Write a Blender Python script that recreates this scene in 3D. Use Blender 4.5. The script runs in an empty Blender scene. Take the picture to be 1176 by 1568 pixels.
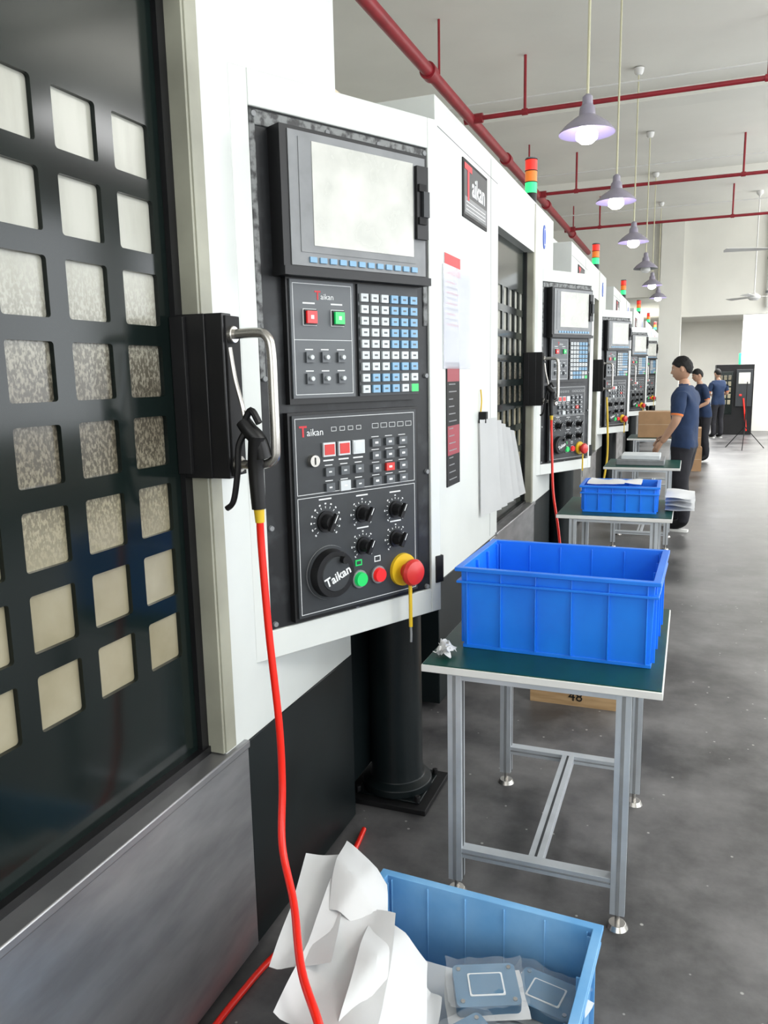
import bpy, math, random
from mathutils import Vector, Matrix, noise
random.seed(7)
scene=bpy.context.scene
COL=bpy.context.collection
# ------------------------------------------------------------------ materials
MATS={}
def mat(name,col,rough=0.5,metal=0.0,var=0.0,scale=8.0,bump=0.0,bscale=60.0,emit=None,estr=0.0,col2=None,stretch=None,rvar=0.0,alpha=1.0,coat=0.0,trans=0.0,thr=None,spec=None):
    if name in MATS: return MATS[name]
    m=bpy.data.materials.new(name); m.use_nodes=True
    nt=m.node_tree; b=nt.nodes['Principled BSDF']
    b.inputs['Roughness'].default_value=rough; b.inputs['Metallic'].default_value=metal
    b.inputs['Base Color'].default_value=(*col,1)
    if spec is not None: b.inputs['Specular IOR Level'].default_value=spec
    if coat: b.inputs['Coat Weight'].default_value=coat
    if alpha<1: b.inputs['Alpha'].default_value=alpha
    if trans: b.inputs['Transmission Weight'].default_value=trans
    if emit: b.inputs['Emission Color'].default_value=(*emit,1); b.inputs['Emission Strength'].default_value=estr
    tc=nt.nodes.new('ShaderNodeTexCoord'); mp=nt.nodes.new('ShaderNodeMapping')
    nt.links.new(tc.outputs['Object'],mp.inputs['Vector'])
    if stretch: mp.inputs['Scale'].default_value=stretch
    n=nt.nodes.new('ShaderNodeTexNoise'); n.inputs['Scale'].default_value=scale; n.inputs['Detail'].default_value=6
    nt.links.new(mp.outputs[0],n.inputs['Vector'])
    r=nt.nodes.new('ShaderNodeValToRGB')
    lo,hi=(0.35,0.68) if thr is None else thr
    r.color_ramp.elements[0].position=lo; r.color_ramp.elements[1].position=hi
    c2=col2 if col2 else tuple(max(0,c*(1-var)) for c in col)
    r.color_ramp.elements[0].color=(*col,1); r.color_ramp.elements[1].color=(*c2,1)
    nt.links.new(n.outputs['Fac'],r.inputs['Fac']); nt.links.new(r.outputs['Color'],b.inputs['Base Color'])
    if rvar:
        mr=nt.nodes.new('ShaderNodeMapRange'); mr.inputs['To Min'].default_value=max(0.02,rough-rvar); mr.inputs['To Max'].default_value=rough+rvar
        nt.links.new(n.outputs['Fac'],mr.inputs['Value']); nt.links.new(mr.outputs[0],b.inputs['Roughness'])
    if bump:
        n2=nt.nodes.new('ShaderNodeTexNoise'); n2.inputs['Scale'].default_value=bscale
        nt.links.new(mp.outputs[0],n2.inputs['Vector'])
        bp=nt.nodes.new('ShaderNodeBump'); bp.inputs['Strength'].default_value=bump; bp.inputs['Distance'].default_value=0.01
        nt.links.new(n2.outputs['Fac'],bp.inputs['Height']); nt.links.new(bp.outputs[0],b.inputs['Normal'])
    MATS[name]=m; return m

white=mat('white_powder_coat',(0.68,0.71,0.69),0.35,var=0.07,scale=3)
white2=mat('shaded_post_beige',(0.36,0.36,0.29),0.45,var=0.3,scale=4)  # shade on the white post's side, put into the colour as darker beige
cream=mat('cream_board',(0.72,0.62,0.45),0.6,var=0.2)
blackdoor=mat('black_green_enamel',(0.006,0.011,0.010),0.12,var=0.3,scale=3,spec=0.30)
black=mat('black_plastic',(0.009,0.009,0.010),0.38,var=0.3,spec=0.35)
blackm=mat('black_matte',(0.012,0.012,0.013),0.6,var=0.3,spec=0.25)
skirtb=mat('black_skirt_paint',(0.007,0.011,0.012),0.35,var=0.4,scale=5,spec=0.28)
steel=mat('brushed_stainless',(0.42,0.42,0.43),0.36,metal=0.8,col2=(0.27,0.27,0.28),scale=3.5,stretch=(1,1.0,3.5),rvar=0.12)
alu=mat('aluminium_profile',(0.60,0.64,0.68),0.38,metal=0.5,var=0.15,scale=10)
chrome=mat('satin_chrome',(0.55,0.53,0.50),0.25,metal=0.9,var=0.2)
bluep=mat('blue_crate_plastic',(0.008,0.17,0.80),0.35,col2=(0.012,0.23,0.90),scale=4)
bluel=mat('faded_blue_plastic',(0.12,0.34,0.64),0.5,col2=(0.22,0.46,0.74),scale=6)
green=mat('green_esd_mat',(0.005,0.065,0.050),0.4,var=0.3,spec=0.35)
redhose=mat('red_pu_hose',(0.88,0.016,0.005),0.3,var=0.1)
redpipe=mat('red_fire_pipe',(0.33,0.018,0.03),0.4,var=0.25)
wallm=mat('painted_wall',(0.76,0.75,0.69),0.85,var=0.06,scale=1.5)
ceilm=mat('painted_ceiling',(0.80,0.79,0.73),0.9,var=0.07,scale=1.0)
plastw=mat('white_plastic',(0.75,0.75,0.73),0.45,var=0.05)
paper=mat('white_paper',(0.66,0.67,0.68),0.7,var=0.05,scale=6,bump=0.1,bscale=12)
wood=mat('pine_wood',(0.50,0.33,0.17),0.7,col2=(0.36,0.22,0.10),scale=5,stretch=(1,8,12))
card=mat('cardboard',(0.42,0.25,0.13),0.8,var=0.15)
red=mat('red_button',(0.75,0.02,0.02),0.3,emit=(1,0.02,0.02),estr=0.25)
redm=mat('red_plastic',(0.62,0.03,0.025),0.35,var=0.1)
grn=mat('green_button',(0.02,0.45,0.10),0.3,emit=(0.0,0.9,0.2),estr=0.25)
yel=mat('yellow_plastic',(0.75,0.50,0.02),0.4,var=0.1)
grey=mat('panel_charcoal',(0.034,0.038,0.042),0.42,var=0.15,scale=20,spec=0.4)
greyp=mat('panel_slate',(0.10,0.11,0.12),0.45,var=0.12,scale=12)
bez=mat('bezel_grey',(0.23,0.24,0.25),0.45,var=0.2,scale=14)
grime=mat('grimy_backplate',(0.012,0.013,0.015),0.42,col2=(0.04,0.043,0.047),scale=12,thr=(0.52,0.75),spec=0.35)
grimy=mat('grimy_grey_rim',(0.20,0.21,0.21),0.5,col2=(0.03,0.03,0.032),scale=40,thr=(0.45,0.60),bump=0.3,bscale=80)
screen=mat('hazy_screen_film',(0.62,0.62,0.58),0.25,col2=(0.50,0.51,0.47),scale=10,rvar=0.1)
keyw=mat('key_white',(0.62,0.66,0.68),0.45,var=0.1)
keyb=mat('key_blue',(0.22,0.42,0.62),0.45,var=0.1)
keyd=mat('key_dark',(0.09,0.10,0.11),0.4,var=0.1)
mark=mat('white_marking',(0.75,0.77,0.78),0.6)
logor=mat('logo_red',(0.60,0.02,0.03),0.5)
film=mat('clear_plastic_sleeve',(0.75,0.78,0.90),0.15,alpha=0.38)
bag=mat('clear_plastic_bag',(0.80,0.84,0.88),0.2,alpha=0.12)
skin=mat('skin',(0.50,0.29,0.19),0.55,var=0.15,scale=10)
hair=mat('black_hair',(0.007,0.006,0.006),0.6,var=0.4,scale=60,bump=0.4,bscale=200,spec=0.3)
navy=mat('navy_shirt',(0.012,0.032,0.09),0.85,var=0.25,scale=7,bump=0.3,bscale=20)
orange=mat('orange_trim',(0.75,0.20,0.05),0.8)
trouser=mat('black_trousers',(0.018,0.018,0.024),0.85,var=0.3,scale=7,bump=0.3,bscale=20)
eyew=mat('eye_white',(0.8,0.8,0.78),0.3)
lips=mat('lips',(0.38,0.14,0.11),0.5)
lens_r=mat('signal_red',(0.80,0.02,0.02),0.3,emit=(1,0.05,0.02),estr=0.5)
lens_a=mat('signal_amber',(0.85,0.22,0.03),0.3,emit=(1,0.2,0.02),estr=0.3)
lens_g=mat('signal_green',(0.03,0.65,0.20),0.3,emit=(0.05,1,0.3),estr=0.8)
shade_o=mat('lamp_shade_enamel',(0.30,0.28,0.35),0.25,var=0.1)
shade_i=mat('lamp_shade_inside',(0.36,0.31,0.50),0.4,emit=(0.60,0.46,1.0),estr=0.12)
bulb=mat('lit_bulb',(1,1,1),0.3,emit=(1.0,0.97,1.0),estr=9)
cordm=mat('yellowed_cord',(0.62,0.60,0.42),0.6)
tubem=mat('led_panel',(1,1,1),0.4,emit=(1,1,1),estr=9)
navyblue=mat('label_blue',(0.02,0.10,0.55),0.4)
partb=mat('blue_grey_parts',(0.11,0.22,0.34),0.4,var=0.2)
dkred=mat('sign_dark_red',(0.30,0.02,0.04),0.5)

# window panes of machine door: cream film, with coolant droplets in the middle rows
def glass_mat():
    m=bpy.data.materials.new('machine_window_film'); m.use_nodes=True; nt=m.node_tree; N=nt.nodes; Lk=nt.links
    b=N['Principled BSDF']; b.inputs['Roughness'].default_value=0.24
    tc=N.new('ShaderNodeTexCoord'); sp=N.new('ShaderNodeSeparateXYZ'); Lk.new(tc.outputs['Object'],sp.inputs[0])
    def noise_ramp(scale,det,p0,p1,c0,c1,stretch=None):
        n=N.new('ShaderNodeTexNoise'); n.inputs['Scale'].default_value=scale; n.inputs['Detail'].default_value=det
        if stretch:
            mp=N.new('ShaderNodeMapping'); mp.inputs['Scale'].default_value=stretch; Lk.new(tc.outputs['Object'],mp.inputs['Vector']); Lk.new(mp.outputs[0],n.inputs['Vector'])
        else: Lk.new(tc.outputs['Object'],n.inputs['Vector'])
        r=N.new('ShaderNodeValToRGB'); r.color_ramp.elements[0].position=p0;r.color_ramp.elements[1].position=p1
        r.color_ramp.elements[0].color=c0; r.color_ramp.elements[1].color=c1; Lk.new(n.outputs['Fac'],r.inputs['Fac']); return r.outputs['Color']
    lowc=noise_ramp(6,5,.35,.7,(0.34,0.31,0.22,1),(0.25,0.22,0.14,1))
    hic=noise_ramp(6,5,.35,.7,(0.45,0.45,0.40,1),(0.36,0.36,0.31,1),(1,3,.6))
    def mrange(a,b_,c,d,src):
        mr=N.new('ShaderNodeMapRange'); mr.interpolation_type='SMOOTHSTEP'
        for k,v in zip(('From Min','From Max','To Min','To Max'),(a,b_,c,d)): mr.inputs[k].default_value=v
        Lk.new(src,mr.inputs['Value']); return mr.outputs[0]
    def mix(f,a,c):
        mx=N.new('ShaderNodeMix'); mx.data_type='RGBA'; Lk.new(f,mx.inputs[0]); Lk.new(a,mx.inputs[6])
        if isinstance(c,tuple): mx.inputs[7].default_value=c
        else: Lk.new(c,mx.inputs[7])
        return mx.outputs[2]
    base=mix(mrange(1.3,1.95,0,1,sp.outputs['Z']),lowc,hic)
    def math_(op,a,v,clamp=False):
        q=N.new('ShaderNodeMath'); q.operation=op; Lk.new(a,q.inputs[0]); 
        if isinstance(v,float): q.inputs[1].default_value=v
        else: Lk.new(v,q.inputs[1])
        return q.outputs[0]
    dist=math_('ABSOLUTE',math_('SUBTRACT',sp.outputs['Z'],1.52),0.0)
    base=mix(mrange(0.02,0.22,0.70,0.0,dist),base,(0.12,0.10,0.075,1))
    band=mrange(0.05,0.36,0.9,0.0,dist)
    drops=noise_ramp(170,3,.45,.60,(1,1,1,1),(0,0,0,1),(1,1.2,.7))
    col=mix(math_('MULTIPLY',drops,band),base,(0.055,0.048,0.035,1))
    Lk.new(col,b.inputs['Base Color'])
    return m
glass=glass_mat()

def floor_mat():
    m=bpy.data.materials.new('painted_concrete_floor'); m.use_nodes=True; nt=m.node_tree; N=nt.nodes; Lk=nt.links
    b=N['Principled BSDF']; tc=N.new('ShaderNodeTexCoord')
    n1=N.new('ShaderNodeTexNoise'); n1.inputs['Scale'].default_value=1.3; n1.inputs['Detail'].default_value=10; n1.inputs['Roughness'].default_value=.66; Lk.new(tc.outputs['Object'],n1.inputs['Vector'])
    r1=N.new('ShaderNodeValToRGB'); e=r1.color_ramp.elements; e[0].position=.40;e[1].position=.72
    e[0].color=(0.040,0.039,0.041,1); e[1].color=(0.21,0.205,0.205,1); Lk.new(n1.outputs['Fac'],r1.inputs['Fac'])
    n2=N.new('ShaderNodeTexVoronoi'); n2.inputs['Scale'].default_value=13; Lk.new(tc.outputs['Object'],n2.inputs['Vector'])
    r2=N.new('ShaderNodeValToRGB'); r2.color_ramp.elements[0].position=.05;r2.color_ramp.elements[1].position=.075
    r2.color_ramp.elements[0].color=(1,1,1,1); r2.color_ramp.elements[1].color=(0,0,0,1); Lk.new(n2.outputs['Distance'],r2.inputs['Fac'])
    mx=N.new('ShaderNodeMix'); mx.data_type='RGBA'; Lk.new(r2.outputs['Color'],mx.inputs[0]); Lk.new(r1.outputs['Color'],mx.inputs[6]); mx.inputs[7].default_value=(0.36,0.36,0.34,1)
    Lk.new(mx.outputs[2],b.inputs['Base Color'])
    mr=N.new('ShaderNodeMapRange'); mr.inputs['To Min'].default_value=.22; mr.inputs['To Max'].default_value=.55; Lk.new(n1.outputs['Fac'],mr.inputs['Value']); Lk.new(mr.outputs[0],b.inputs['Roughness'])
    return m
floorm=floor_mat()

# ------------------------------------------------------------------ mesh builder
import bmesh
class B:
    def __init__(s): s.v=[];s.f=[];s.m=[];s.mats=[]
    def mi(s,m):
        if m not in s.mats: s.mats.append(m)
        return s.mats.index(m)
    def add(s,vs,fs,m,M=None):
        o=len(s.v)
        for v in vs:
            v=Vector(v)
            s.v.append(tuple(M@v) if M else tuple(v))
        k=s.mi(m)
        for f in fs: s.f.append([o+i for i in f]); s.m.append(k)
    def box(s,x0,x1,y0,y1,z0,z1,m,M=None):
        vs=[(x0,y0,z0),(x1,y0,z0),(x1,y1,z0),(x0,y1,z0),(x0,y0,z1),(x1,y0,z1),(x1,y1,z1),(x0,y1,z1)]
        s.add(vs,[(0,3,2,1),(4,5,6,7),(0,1,5,4),(1,2,6,5),(2,3,7,6),(3,0,4,7)],m,M)
    def prism(s,poly,a,b,m,axis='z',M=None):
        n=len(poly)
        def P(p,h):
            if axis=='z': return (p[0],p[1],h)
            if axis=='y': return (p[0],h,p[1])
            return (h,p[0],p[1])
        vs=[P(p,a) for p in poly]+[P(p,b) for p in poly]
        fs=[list(range(n))[::-1],list(range(n,2*n))]+[[i,(i+1)%n,n+(i+1)%n,n+i] for i in range(n)]
        s.add(vs,fs,m,M)
    def cyl(s,p0,p1,r0,r1,m,n=20,caps=True,M=None):
        p0=Vector(p0);p1=Vector(p1);d=(p1-p0).normalized()
        a=d.orthogonal().normalized();b=d.cross(a)
        vs=[];fs=[]
        for p,r in((p0,r0),(p1,r1)):
            for i in range(n):
                t=2*math.pi*i/n; vs.append(p+a*(r*math.cos(t))+b*(r*math.sin(t)))
        fs=[[i,(i+1)%n,n+(i+1)%n,n+i] for i in range(n)]
        if caps: fs+=[list(range(n))[::-1],list(range(n,2*n))]
        s.add(vs,fs,m,M)
    def lathe(s,c,prof,m,n=28,axis=(0,0,1),M=None):
        c=Vector(c);d=Vector(axis).normalized();a=d.orthogonal().normalized();b=d.cross(a)
        vs=[];fs=[];k=len(prof)
        for (r,h) in prof:
            for i in range(n):
                t=2*math.pi*i/n; vs.append(c+d*h+a*(r*math.cos(t))+b*(r*math.sin(t)))
        for j in range(k-1):
            for i in range(n): fs.append([j*n+i,j*n+(i+1)%n,(j+1)*n+(i+1)%n,(j+1)*n+i])
        s.add(vs,fs,m,M)
    def tube(s,pts,r,m,n=10,M=None,sub=6):
        P=[Vector(p) for p in pts]
        if sub>1 and len(P)>2:
            Q=[]
            for i in range(len(P)-1):
                p0=P[max(i-1,0)];p1=P[i];p2=P[i+1];p3=P[min(i+2,len(P)-1)]
                for k in range(sub):
                    t=k/sub
                    Q.append(0.5*((2*p1)+(p2-p0)*t+(2*p0-5*p1+4*p2-p3)*t*t+(3*p1-p0-3*p2+p3)*t**3))
            Q.append(P[-1]);P=Q
        vs=[];fs=[];a=None
        for i,p in enumerate(P):
            d=(P[min(i+1,len(P)-1)]-P[max(i-1,0)]).normalized()
            if a is None: a=d.orthogonal().normalized()
            else: a=(a-d*a.dot(d)).normalized()
            b=d.cross(a)
            rr=r[0]+(r[1]-r[0])*i/(len(P)-1) if isinstance(r,tuple) else r
            for k in range(n):
                t=2*math.pi*k/n; vs.append(p+a*(rr*math.cos(t))+b*(rr*math.sin(t)))
        for i in range(len(P)-1):
            for k in range(n): fs.append([i*n+k,i*n+(k+1)%n,(i+1)*n+(k+1)%n,(i+1)*n+k])
        fs.append(list(range(n))[::-1]); fs.append([ (len(P)-1)*n+k for k in range(n)])
        s.add(vs,fs,m,M)
    def ball(s,c,r,m,n=16,M=None):
        c=Vector(c); R=Vector(r) if not isinstance(r,(int,float)) else Vector((r,r,r))
        vs=[];fs=[];k=n//2
        for j in range(k+1):
            ph=math.pi*j/k
            for i in range(n):
                t=2*math.pi*i/n; vs.append((c.x+R.x*math.sin(ph)*math.cos(t),c.y+R.y*math.sin(ph)*math.sin(t),c.z+R.z*math.cos(ph)))
        for j in range(k):
            for i in range(n): fs.append([j*n+i,(j+1)*n+i,(j+1)*n+(i+1)%n,j*n+(i+1)%n])
        s.add(vs,fs,m,M)
    def mesh(s,name,smooth=True,ang=35):
        me=bpy.data.meshes.new(name); me.from_pydata(s.v,[],s.f); 
        for m in s.mats: me.materials.append(m)
        me.polygons.foreach_set('material_index',s.m); me.update()
        bm=bmesh.new();bm.from_mesh(me);bmesh.ops.recalc_face_normals(bm,faces=bm.faces);bm.to_mesh(me);bm.free()
        if smooth:
            me.polygons.foreach_set('use_smooth',[True]*len(me.polygons)); me.set_sharp_from_angle(angle=math.radians(ang))
        return me
    def obj(s,name,parent=None,smooth=True,bev=0,M=None,ang=35):
        return mkobj(name,s.mesh(name,smooth,ang),parent,bev,M)
def mkobj(name,me,parent=None,bev=0,M=None):
    o=bpy.data.objects.new(name,me); COL.objects.link(o)
    if M is not None: o.matrix_world=M
    if parent: 
        o.parent=parent; o.location=-parent.location
    if bev:
        md=o.modifiers.new('bevel','BEVEL'); md.width=bev; md.segments=2; md.limit_method='ANGLE'
    return o
def empty(name,loc,rz=0):
    e=bpy.data.objects.new(name,None); e.location=loc; e.rotation_euler=(0,0,rz); e.empty_display_size=.2; COL.objects.link(e); return e
def text_into(b,body,size,m,M,ext=0.001,bold=False):
    cu=bpy.data.curves.new('t','FONT'); cu.body=body; cu.size=size; cu.extrude=ext; cu.align_x='CENTER'; cu.align_y='CENTER'; cu.resolution_u=2
    if bold: cu.offset=size*0.02
    o=bpy.data.objects.new('t',cu); COL.objects.link(o)
    dg=bpy.context.evaluated_depsgraph_get(); me=bpy.data.meshes.new_from_object(o.evaluated_get(dg))
    b.add([v.co.copy() for v in me.vertices],[list(p.vertices) for p in me.polygons],m,M)
    bpy.data.objects.remove(o); bpy.data.curves.remove(cu); bpy.data.meshes.remove(me)

# ------------------------------------------------------------------ CNC machine (coordinates of the first unit; others are moved along Y)
F=-1.073
AX,AY=-1.073,1.767
MP=Matrix(((0.463,-0.886,0,AX),(0.886,0.463,0,AY),(0,0,1,0),(0,0,0,1)))   # panel frame: x=u along panel, -y outward, z up
def rrect(x0,x1,z0,z1,r,k=4):
    pts=[]
    for (cx_,cz_,a0) in((x1-r,z1-r,0),(x0+r,z1-r,90),(x0+r,z0+r,180),(x1-r,z0+r,270)):
        for i in range(k+1):
            a=math.radians(a0+90*i/k); pts.append((cx_+r*math.cos(a),cz_+r*math.sin(a)))
    return pts
parts={}
def build_machine_parts():
    b=B()
    T=2.78
    b.box(-3.2,F,-0.72,0.48,0.64,T,white)
    b.box(-3.2,F,1.60,2.40,0.64,T,white)
    b.box(-3.2,F-0.0,0.48,1.60,2.44,T,white)
    b.box(-3.2,-1.32,0.48,1.60,0.30,2.44,blackm)
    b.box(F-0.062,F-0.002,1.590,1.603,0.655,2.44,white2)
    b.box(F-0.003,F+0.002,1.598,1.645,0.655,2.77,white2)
    b.box(-2.9,-1.3,-0.4,1.9,T,T+0.10,white)
    b.box(F-0.002,F+0.0015,-0.70,0.46,2.66,2.664,bez)
    b.box(F-0.002,F+0.0015,0.30,0.303,0.66,2.76,bez)
    b.box(-2.6,-1.30,2.40,2.95,2.0,2.60,white)
    b.box(-2.55,-1.25,2.42,2.98,2.60,2.63,cream)
    parts['enclosure']=(b.mesh('enclosure'),0.006)
    b=B()
    b.box(-3.2,F+0.004,0.30,1.70,0.03,0.635,steel)
    b.box(-1.2,F+0.016,0.44,1.69,0.630,0.652,steel)
    b.box(-3.2,F+0.002,-0.72,0.30,0.03,0.64,skirtb)
    b.box(-3.2,F+0.002,1.70,2.40,0.03,0.64,skirtb)
    b.box(-3.0,-1.30,2.40,3.35,0.0,1.6,blackm)
    b.box(-3.1,-1.15,-0.6,2.3,0.0,0.05,blackm)
    parts['base_skirt']=(b.mesh('base_skirt'),0.004)
    # door with punched rounded windows
    b=B()
    xd=F-0.06; pitch=(0.166,0.157); y0=0.577;z0=1.049-0.112
    ncol,nrow=6,8
    gy0=y0-0.024; gz0=z0-0.0225
    for c in range(ncol):
        for r in range(nrow):
            oy=gy0+c*pitch[0]; oz=gz0+r*pitch[1]
            inner=rrect(oy+0.024,oy+0.024+0.117,oz+0.0225,oz+0.0225+0.113,0.007,3)
            outer=[]
            cy_,cz_=oy+pitch[0]/2,oz+pitch[1]/2
            n=len(inner)
            for k,(py,pz) in enumerate(inner):
                q=k//4; sy=1 if q in(0,3) else -1; sz=1 if q in(0,1) else -1
                outer.append((cy_+sy*pitch[0]/2,cz_+sz*pitch[1]/2))
            vs=[(xd,p[0],p[1]) for p in inner]+[(xd,p[0],p[1]) for p in outer]+[(xd-0.012,p[0],p[1]) for p in inner]
            fs=[]
            for k in range(n):
                k2=(k+1)%n
                if outer[k]!=outer[k2]: fs.append([k,k2,n+k2,n+k])
                else: fs.append([k,k2,n+k])
                fs.append([k,k2,2*n+k2,2*n+k])
            b.add(vs,fs,blackdoor)
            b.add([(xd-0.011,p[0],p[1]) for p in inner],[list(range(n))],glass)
    ye=gy0+ncol*pitch[0]; ze=gz0+nrow*pitch[1]
    b.box(xd-0.02,xd,0.48,gy0,0.66,2.44,blackdoor)
    b.box(xd-0.02,xd,ye,1.60,0.66,2.44,blackdoor)
    b.box(xd-0.02,xd,gy0,ye,0.66,gz0,blackdoor)
    b.box(xd-0.02,xd,gy0,ye,ze,2.44,blackdoor)
    b.box(xd,xd+0.014,1.562,1.590,0.66,2.44,black)
    b.box(xd,xd+0.02,0.48,1.59,0.652,0.672,black)
    parts['door']=(b.mesh('door'),0.0)
    b=B()
    b.box(xd,-1.00,1.570,1.61,1.37,1.75,black)
    b.box(xd,-1.045,1.565,1.70,1.37,1.75,black)
    b.box(xd,-1.095,1.555,1.575,1.38,1.745,blackm)
    b.box(-1.02,-0.996,1.58,1.64,1.375,1.745,blackm)
    b.tube([(-1.0,1.60,1.702),(-0.93,1.60,1.704),(-0.903,1.60,1.695),(-0.893,1.60,1.66),(-0.892,1.60,1.56),(-0.892,1.60,1.45),(-0.898,1.60,1.415),(-0.93,1.60,1.402),(-1.0,1.60,1.402)],0.0115,chrome,n=14)
    for z in(1.702,1.402): b.cyl((-0.998,1.60,z),(-0.985,1.60,z),0.02,0.02,chrome)
    parts['door_handle']=(b.mesh('door_handle'),0.002)
    # control box (wedge turned toward operator)
    b=B()
    def W(u,n=0): 
        p=MP@Vector((u,-n,0)); return (p.x,p.y)
    b.prism([W(0,-0.03),W(0.70,-0.03),(-0.80,2.52),(-1.25,2.52),(-1.25,1.79)],0.835,2.352,white)
    for (u0,u1,zz0,zz1) in((0,0.054,0.835,2.352),(0.672,0.715,0.835,2.352),(0.054,0.672,2.266,2.352),(0.054,0.672,0.835,0.915)):
        b.box(u0,u1,0,0.035,zz0,zz1,white,MP)
    b.box(0.052,0.674,0.008,0.035,0.913,2.268,grime,MP)
    b.box(0.056,0.67,0.004,0.009,2.225,2.262,grimy,MP)
    b.box(0.056,0.075,0.004,0.009,1.6,2.262,grimy,MP)
    b.box(0.652,0.67,0.004,0.009,1.75,2.262,grimy,MP)
    b.box(0.69,0.725,-0.004,0.01,0.93,1.02,blackm,MP)
    parts['control_box']=(b.mesh('control_box'),0.004)
    b=B()
    def bx(u0,u1,z0_,z1_,n0,n1,m): b.box(u0,u1,-n1,-n0,z0_,z1_,m,MP)
    bx(0.112,0.622,1.868,2.226,-0.01,0.045,black)
    bx(0.108,0.628,1.862,1.884,0.0,0.055,black)
    bx(0.135,0.612,1.888,2.216,0.045,0.048,bez)
    bx(0.165,0.570,1.922,2.202,0.048,0.050,bez)
    bx(0.206,0.562,1.940,2.196,0.050,0.0515,screen)
    for i in range(12): bx(0.19+i*0.033,0.19+i*0.033+0.022,1.897,1.911,0.048,0.053,keyb)
    bx(0.568,0.612,1.99,2.19,0.048,0.062,black)
    bx(0.572,0.600,2.03,2.05,0.062,0.068,blackm); bx(0.572,0.600,2.12,2.14,0.062,0.068,blackm); bx(0.585,0.608,2.05,2.12,0.062,0.072,grey)
    bx(0.136,0.613,1.530,1.862,-0.01,0.012,black)
    bx(0.145,0.358,1.546,1.857,0.012,0.018,greyp)
    bx(0.374,0.606,1.546,1.857,0.012,0.018,grey)
    def frame(u0,u1,z0_,z1_,n,m=mark,w=0.0016):
        bx(u0,u1,z0_,z0_+w,n,n+0.0006,m);bx(u0,u1,z1_-w,z1_,n,n+0.0006,m);bx(u0,u0+w,z0_,z1_,n,n+0.0006,m);bx(u1-w,u1,z0_,z1_,n,n+0.0006,m)
    frame(0.152,0.350,1.555,1.848,0.018); bx(0.152,0.350,1.700,1.7015,0.018,0.0186,mark)
    for u,m_ in((0.204,red),(0.298,grn)):
        bx(u-0.022,u+0.022,1.738,1.782,0.018,0.022,mark); bx(u-0.020,u+0.020,1.740,1.780,0.022,0.027,black); bx(u-0.016,u+0.016,1.744,1.776,0.027,0.034,m_)
        bx(u-0.005,u+0.005,1.755,1.765,0.034,0.0345,mark); bx(u-0.02,u+0.02,1.795,1.799,0.018,0.0186,mark)
    for u in(0.200,0.253,0.308):
        for z in(1.655,1.598):
            bx(u-0.014,u+0.014,z-0.014,z+0.014,0.018,0.026,keyd); b.cyl(MP@Vector((u,-0.026,z)),MP@Vector((u,-0.034,z)),0.006,0.006,keyw,12)
            bx(u-0.013,u+0.013,z+0.019,z+0.022,0.018,0.0186,mark)
    for r in range(9):
        for c in range(6):
            u=0.394+c*0.038; z=1.820-r*0.0318
            m_=keyw if (c<3 or r in(5,8)) else keyb
            if r>=7 and c in(1,2,3): m_=keyb
            if r==7 and c in(0,4,5): m_=keyw
            bx(u-0.0135,u+0.0135,z-0.011,z+0.011,0.018,0.026,m_)
            bx(u-0.006,u+0.006,z-0.0025,z+0.0025,0.026,0.0263,keyd)
    bx(0.57,0.598,1.554,1.577,0.026,0.0268,grn)
    bx(0.124,0.604,0.925,1.508,-0.01,0.014,black)
    bx(0.134,0.590,0.935,1.500,0.014,0.020,grey)
    frame(0.142,0.582,1.282,1.492,0.020); frame(0.142,0.582,0.943,1.274,0.020)
    for i in range(4):
        u=0.265+i*0.030; frame(u,u+0.018,1.452,1.464,0.020,mark,0.0012)
    for i in range(5):
        u=0.415+i*0.033; frame(u,u+0.024,1.452,1.466,0.020,mark,0.0012)
    for i,(u,m_) in enumerate(((0.252,redm),(0.306,redm),(0.359,keyw))):
        bx(u-0.021,u+0.021,1.383,1.422,0.020,0.027,keyw); bx(u-0.017,u+0.017,1.388,1.417,0.027,0.0285,m_)
        bx(u-0.018,u+0.018,1.370,1.374,0.020,0.0206,mark)
    for u in(0.252,0.306,0.359):
        for z in(1.340,1.296):
            if z<1.3 and abs(u-0.306)<.01: m_=keyw; s_=0.018
            else: m_=keyd; s_=0.015
            bx(u-s_,u+s_,z-s_*.8,z+s_*.8,0.020,0.028,m_); bx(u-0.013,u+0.013,z+0.017,z+0.0195,0.020,0.0206,mark)
            bx(u-0.005,u+0.005,z-0.002,z+0.002,0.028,0.0283,mark)
    for r in range(4):
        for c in range(3):
            u=0.425+c*0.053; z=1.410-r*0.0375
            m_=redm if (r==2 and c==1) else keyd
            bx(u-0.016,u+0.016,z-0.0115,z+0.0115,0.020,0.028,m_); bx(u-0.006,u+0.006,z-0.003,z+0.003,0.028,0.0283,mark)
            bx(u-0.014,u+0.014,z+0.016,z+0.018,0.020,0.0206,mark)
    def P(u,n,z): return MP@Vector((u,-n,z))
    b.cyl(P(0.197,0.02,1.375),P(0.197,0.034,1.375),0.018,0.016,chrome,20); bx(0.195,0.199,1.365,1.385,0.034,0.035,black)
    for (u,z,r) in((0.236,1.200,0.031),(0.370,1.206,0.026),(0.500,1.202,0.026),(0.370,1.110,0.026),(0.500,1.112,0.026)):
        b.cyl(P(u,0.02,z),P(u,0.026,z),r,r,black,28)
        b.cyl(P(u,0.026,z),P(u,0.05,z),r*0.72,r*0.6,black,24)
        ang=0.5
        Mk=MP@Matrix.Translation((u,0,z))@Matrix.Rotation(ang,4,'Y')
        b.box(-0.006,0.006,-0.062,-0.05,-r*0.85,r*0.85,black,Mk); b.box(-0.0012,0.0012,-0.0626,-0.062,0,r*0.8,mark,Mk)
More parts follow.
